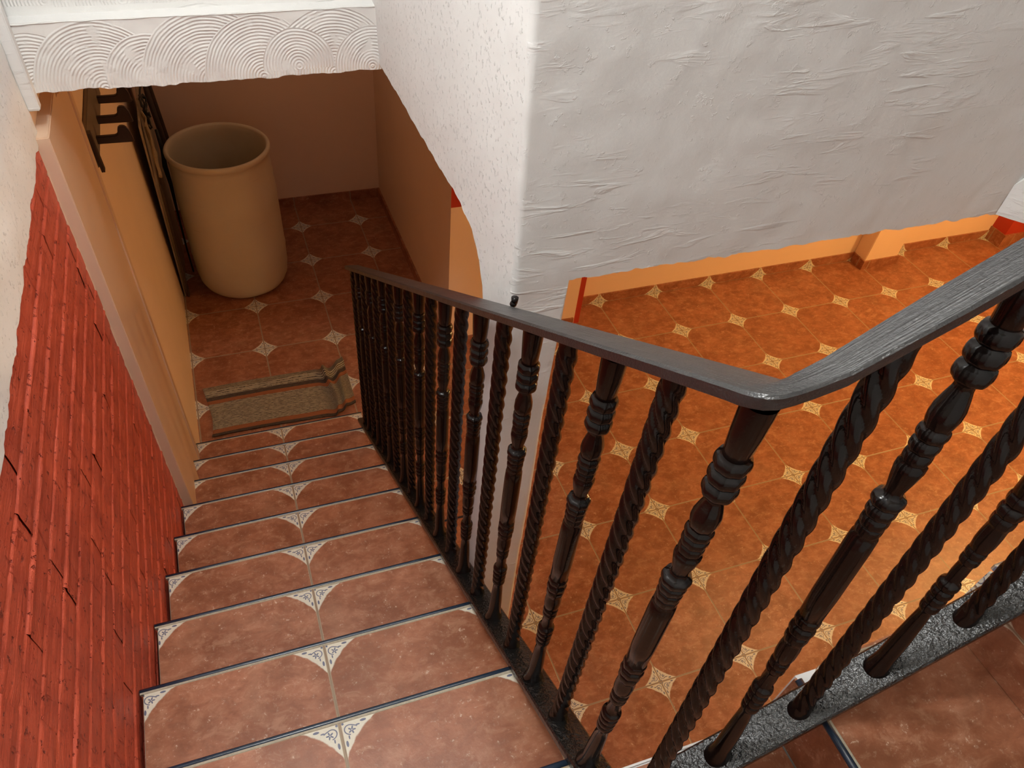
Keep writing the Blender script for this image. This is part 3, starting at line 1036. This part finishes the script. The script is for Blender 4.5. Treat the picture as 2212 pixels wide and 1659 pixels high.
# dark strip along the lower near side
bm = bmesh.new()
for y0, z0, z1 in ((-0.055, 1.905, 1.75),):
    a = [bm.verts.new(q) for q in ((0.016, -0.075, 1.915), (0.016, -0.045, 1.915), (0.016, 0.005, 1.745), (0.016, -0.028, 1.745))]
    b = [bm.verts.new((v.co.x + 0.012, v.co.y, v.co.z)) for v in a]
    bm.faces.new(a); bm.faces.new(b)
    for i in range(4): bm.faces.new((a[i], a[(i + 1) % 4], b[(i + 1) % 4], b[i]))
p = from_bm('end_bar', bm, DARKIRON); put(p, rack)
def hook_mesh():
    # outline in (x, z): flat arm with a rounded upturned tip
    pts = [(0.0, 0.002), (0.074, 0.002), (0.084, 0.008), (0.086, 0.022), (0.092, 0.033), (0.104, 0.036), (0.118, 0.031), (0.128, 0.012), (0.134, -0.028), (0.110, -0.028), (0.0, -0.026)]
    bm = bmesh.new()
    A = [bm.verts.new((x, -0.009, z)) for x, z in pts]; B = [bm.verts.new((x, 0.009, z)) for x, z in pts]
    bm.faces.new(A); bm.faces.new(list(reversed(B)))
    for i in range(len(pts)): bm.faces.new((A[i], B[i], B[(i + 1) % len(pts)], A[(i + 1) % len(pts)]))
    bmesh.ops.recalc_face_normals(bm, faces=bm.faces)
    bmesh.ops.bevel(bm, geom=list(bm.edges), offset=0.0025, segments=2, affect='EDGES', clamp_overlap=True)
    me = bpy.data.meshes.new('hook'); bm.to_mesh(me); bm.free(); me.materials.append(DARKIRON)
    return me
HM = hook_mesh()
for y in (0.115, 0.285, 0.47):
    o = bpy.data.objects.new('hook', HM); COL.objects.link(o); o.location = (0.012, y, 1.815); put(o, rack)

def slab4(name, pts, thick, mat):
    """thin board from four corner points"""
    bm = bmesh.new()
    P = [Vector(p) for p in pts]
    n = (P[1] - P[0]).cross(P[3] - P[0]).normalized()
    a = [bm.verts.new(p) for p in P]; b = [bm.verts.new(p + n * thick) for p in P]
    bm.faces.new(a); bm.faces.new(b)
    for i in range(4): bm.faces.new((a[i], a[(i + 1) % 4], b[(i + 1) % 4], b[i]))
    bmesh.ops.recalc_face_normals(bm, faces=bm.faces)
    bmesh.ops.bevel(bm, geom=list(bm.edges), offset=0.002, segments=1, affect='EDGES', clamp_overlap=True)
    return from_bm(name, bm, mat)
o = slab4('wooden_board', ((0.010, 1.56, 0.002), (0.030, 2.16, 0.002), (0.062, 2.16, 1.36), (0.058, 1.30, 1.30)), 0.010, BOARD)
tag(o, 'wide weathered wooden board leaning on the left wall behind the cream drum', 'board')
o = slab4('wooden_batten', ((0.030, 1.545, 0.002), (0.034, 1.58, 0.002), (0.072, 1.385, 0.92), (0.068, 1.37, 0.92)), 0.010, DARKWOOD)
tag(o, 'narrow dark batten leaning against the near edge of the weathered board', 'batten')

def tube(name, pts, r, mat, N=10):
    bm = bmesh.new()
    pts = [Vector(p) for p in pts]
    rings = []
    for k, p in enumerate(pts):
        d = (pts[min(k + 1, len(pts) - 1)] - pts[max(k - 1, 0)]).normalized()
        a = d.orthogonal().normalized(); b = d.cross(a)
        rr = r[k] if isinstance(r, (list, tuple)) else r
        rings.append([bm.verts.new(p + (a * math.cos(2 * math.pi * i / N) + b * math.sin(2 * math.pi * i / N)) * rr) for i in range(N)])
    for p, q in zip(rings, rings[1:]):
        for i in range(N): bm.faces.new((p[i], p[(i + 1) % N], q[(i + 1) % N], q[i]))
    bm.faces.new(rings[0]); bm.faces.new(rings[-1])
    return from_bm(name, bm, mat, smooth=True)
o = tube('wooden_stick', [(0.155, 2.40, 0.0), (0.10, 2.46, 0.8), (0.045, 2.50, 1.55)], 0.013, DARKWOOD)
tag(o, 'long thin dark stick standing in the back corner beyond the drum', 'stick')
o = tube('wooden_pole', [(0.12, 2.25, 0.0), (0.10, 2.25, 0.7), (0.06, 2.25, 1.30)], 0.018, DARKWOOD)
tag(o, 'thicker dark pole leaning on the left wall just left of the corner stick', 'pole')
# black strap hanging beside the drum rim
o = tube('black_strap', [(0.098, 1.86, 1.02), (0.103, 1.84, 0.9), (0.093, 1.83, 0.8), (0.098, 1.82, 0.68), (0.092, 1.81, 0.5), (0.085, 1.82, 0.2), (0.085, 1.84, 0.0)], [0.010, 0.012, 0.016, 0.012, 0.008, 0.006, 0.006], DUSTYBLACK)
tag(o, 'black strap hanging down between the weathered board and the drum rim', 'strap')
# tangle of wire and rag hung over the top of the board
rnd = random.Random(11)
pts = []
for k in range(60):
    t = k / 59
    pts.append((0.094 + 0.013 * math.sin(k * 1.1), 1.56 + 0.10 * math.sin(k * 0.55 + 1) * (1 - t * .4), 1.36 - 0.16 * t + 0.03 * math.sin(k * 0.9)))
o = tube('wire_tangle', pts, 0.0055, DUSTYBLACK, 6)
tag(o, 'tangle of dark wire hooked over the top of the weathered board', 'wire')
bm = bmesh.new()
gr = []
for j in range(20):
    row = []
    for i in range(10):
        u, v = i / 9, j / 19
        y = 1.33 + u * 0.10 + 0.01 * math.sin(v * 9)
        z = 1.30 - v * 0.30 - 0.03 * math.sin(u * 5)
        row.append(bm.verts.new((0.090 + 0.008 * math.sin(u * 12 + v * 4) + 0.006 * noise.noise(Vector((u * 5, v * 6, 0))), y, z)))
    gr.append(row)
for j in range(19):
    for i in range(9): bm.faces.new((gr[j][i], gr[j][i + 1], gr[j + 1][i + 1], gr[j + 1][i]))
o = from_bm('rag', bm, simple('pale_rag_cloth', (0.40, 0.31, 0.20), 0.9, (90, 0.6, 0.002), 0.1), smooth=True)
s = o.modifiers.new('thick', 'SOLIDIFY'); s.thickness = 0.003
tag(o, 'crumpled pale rag hanging over the near edge of the weathered board', 'rag')
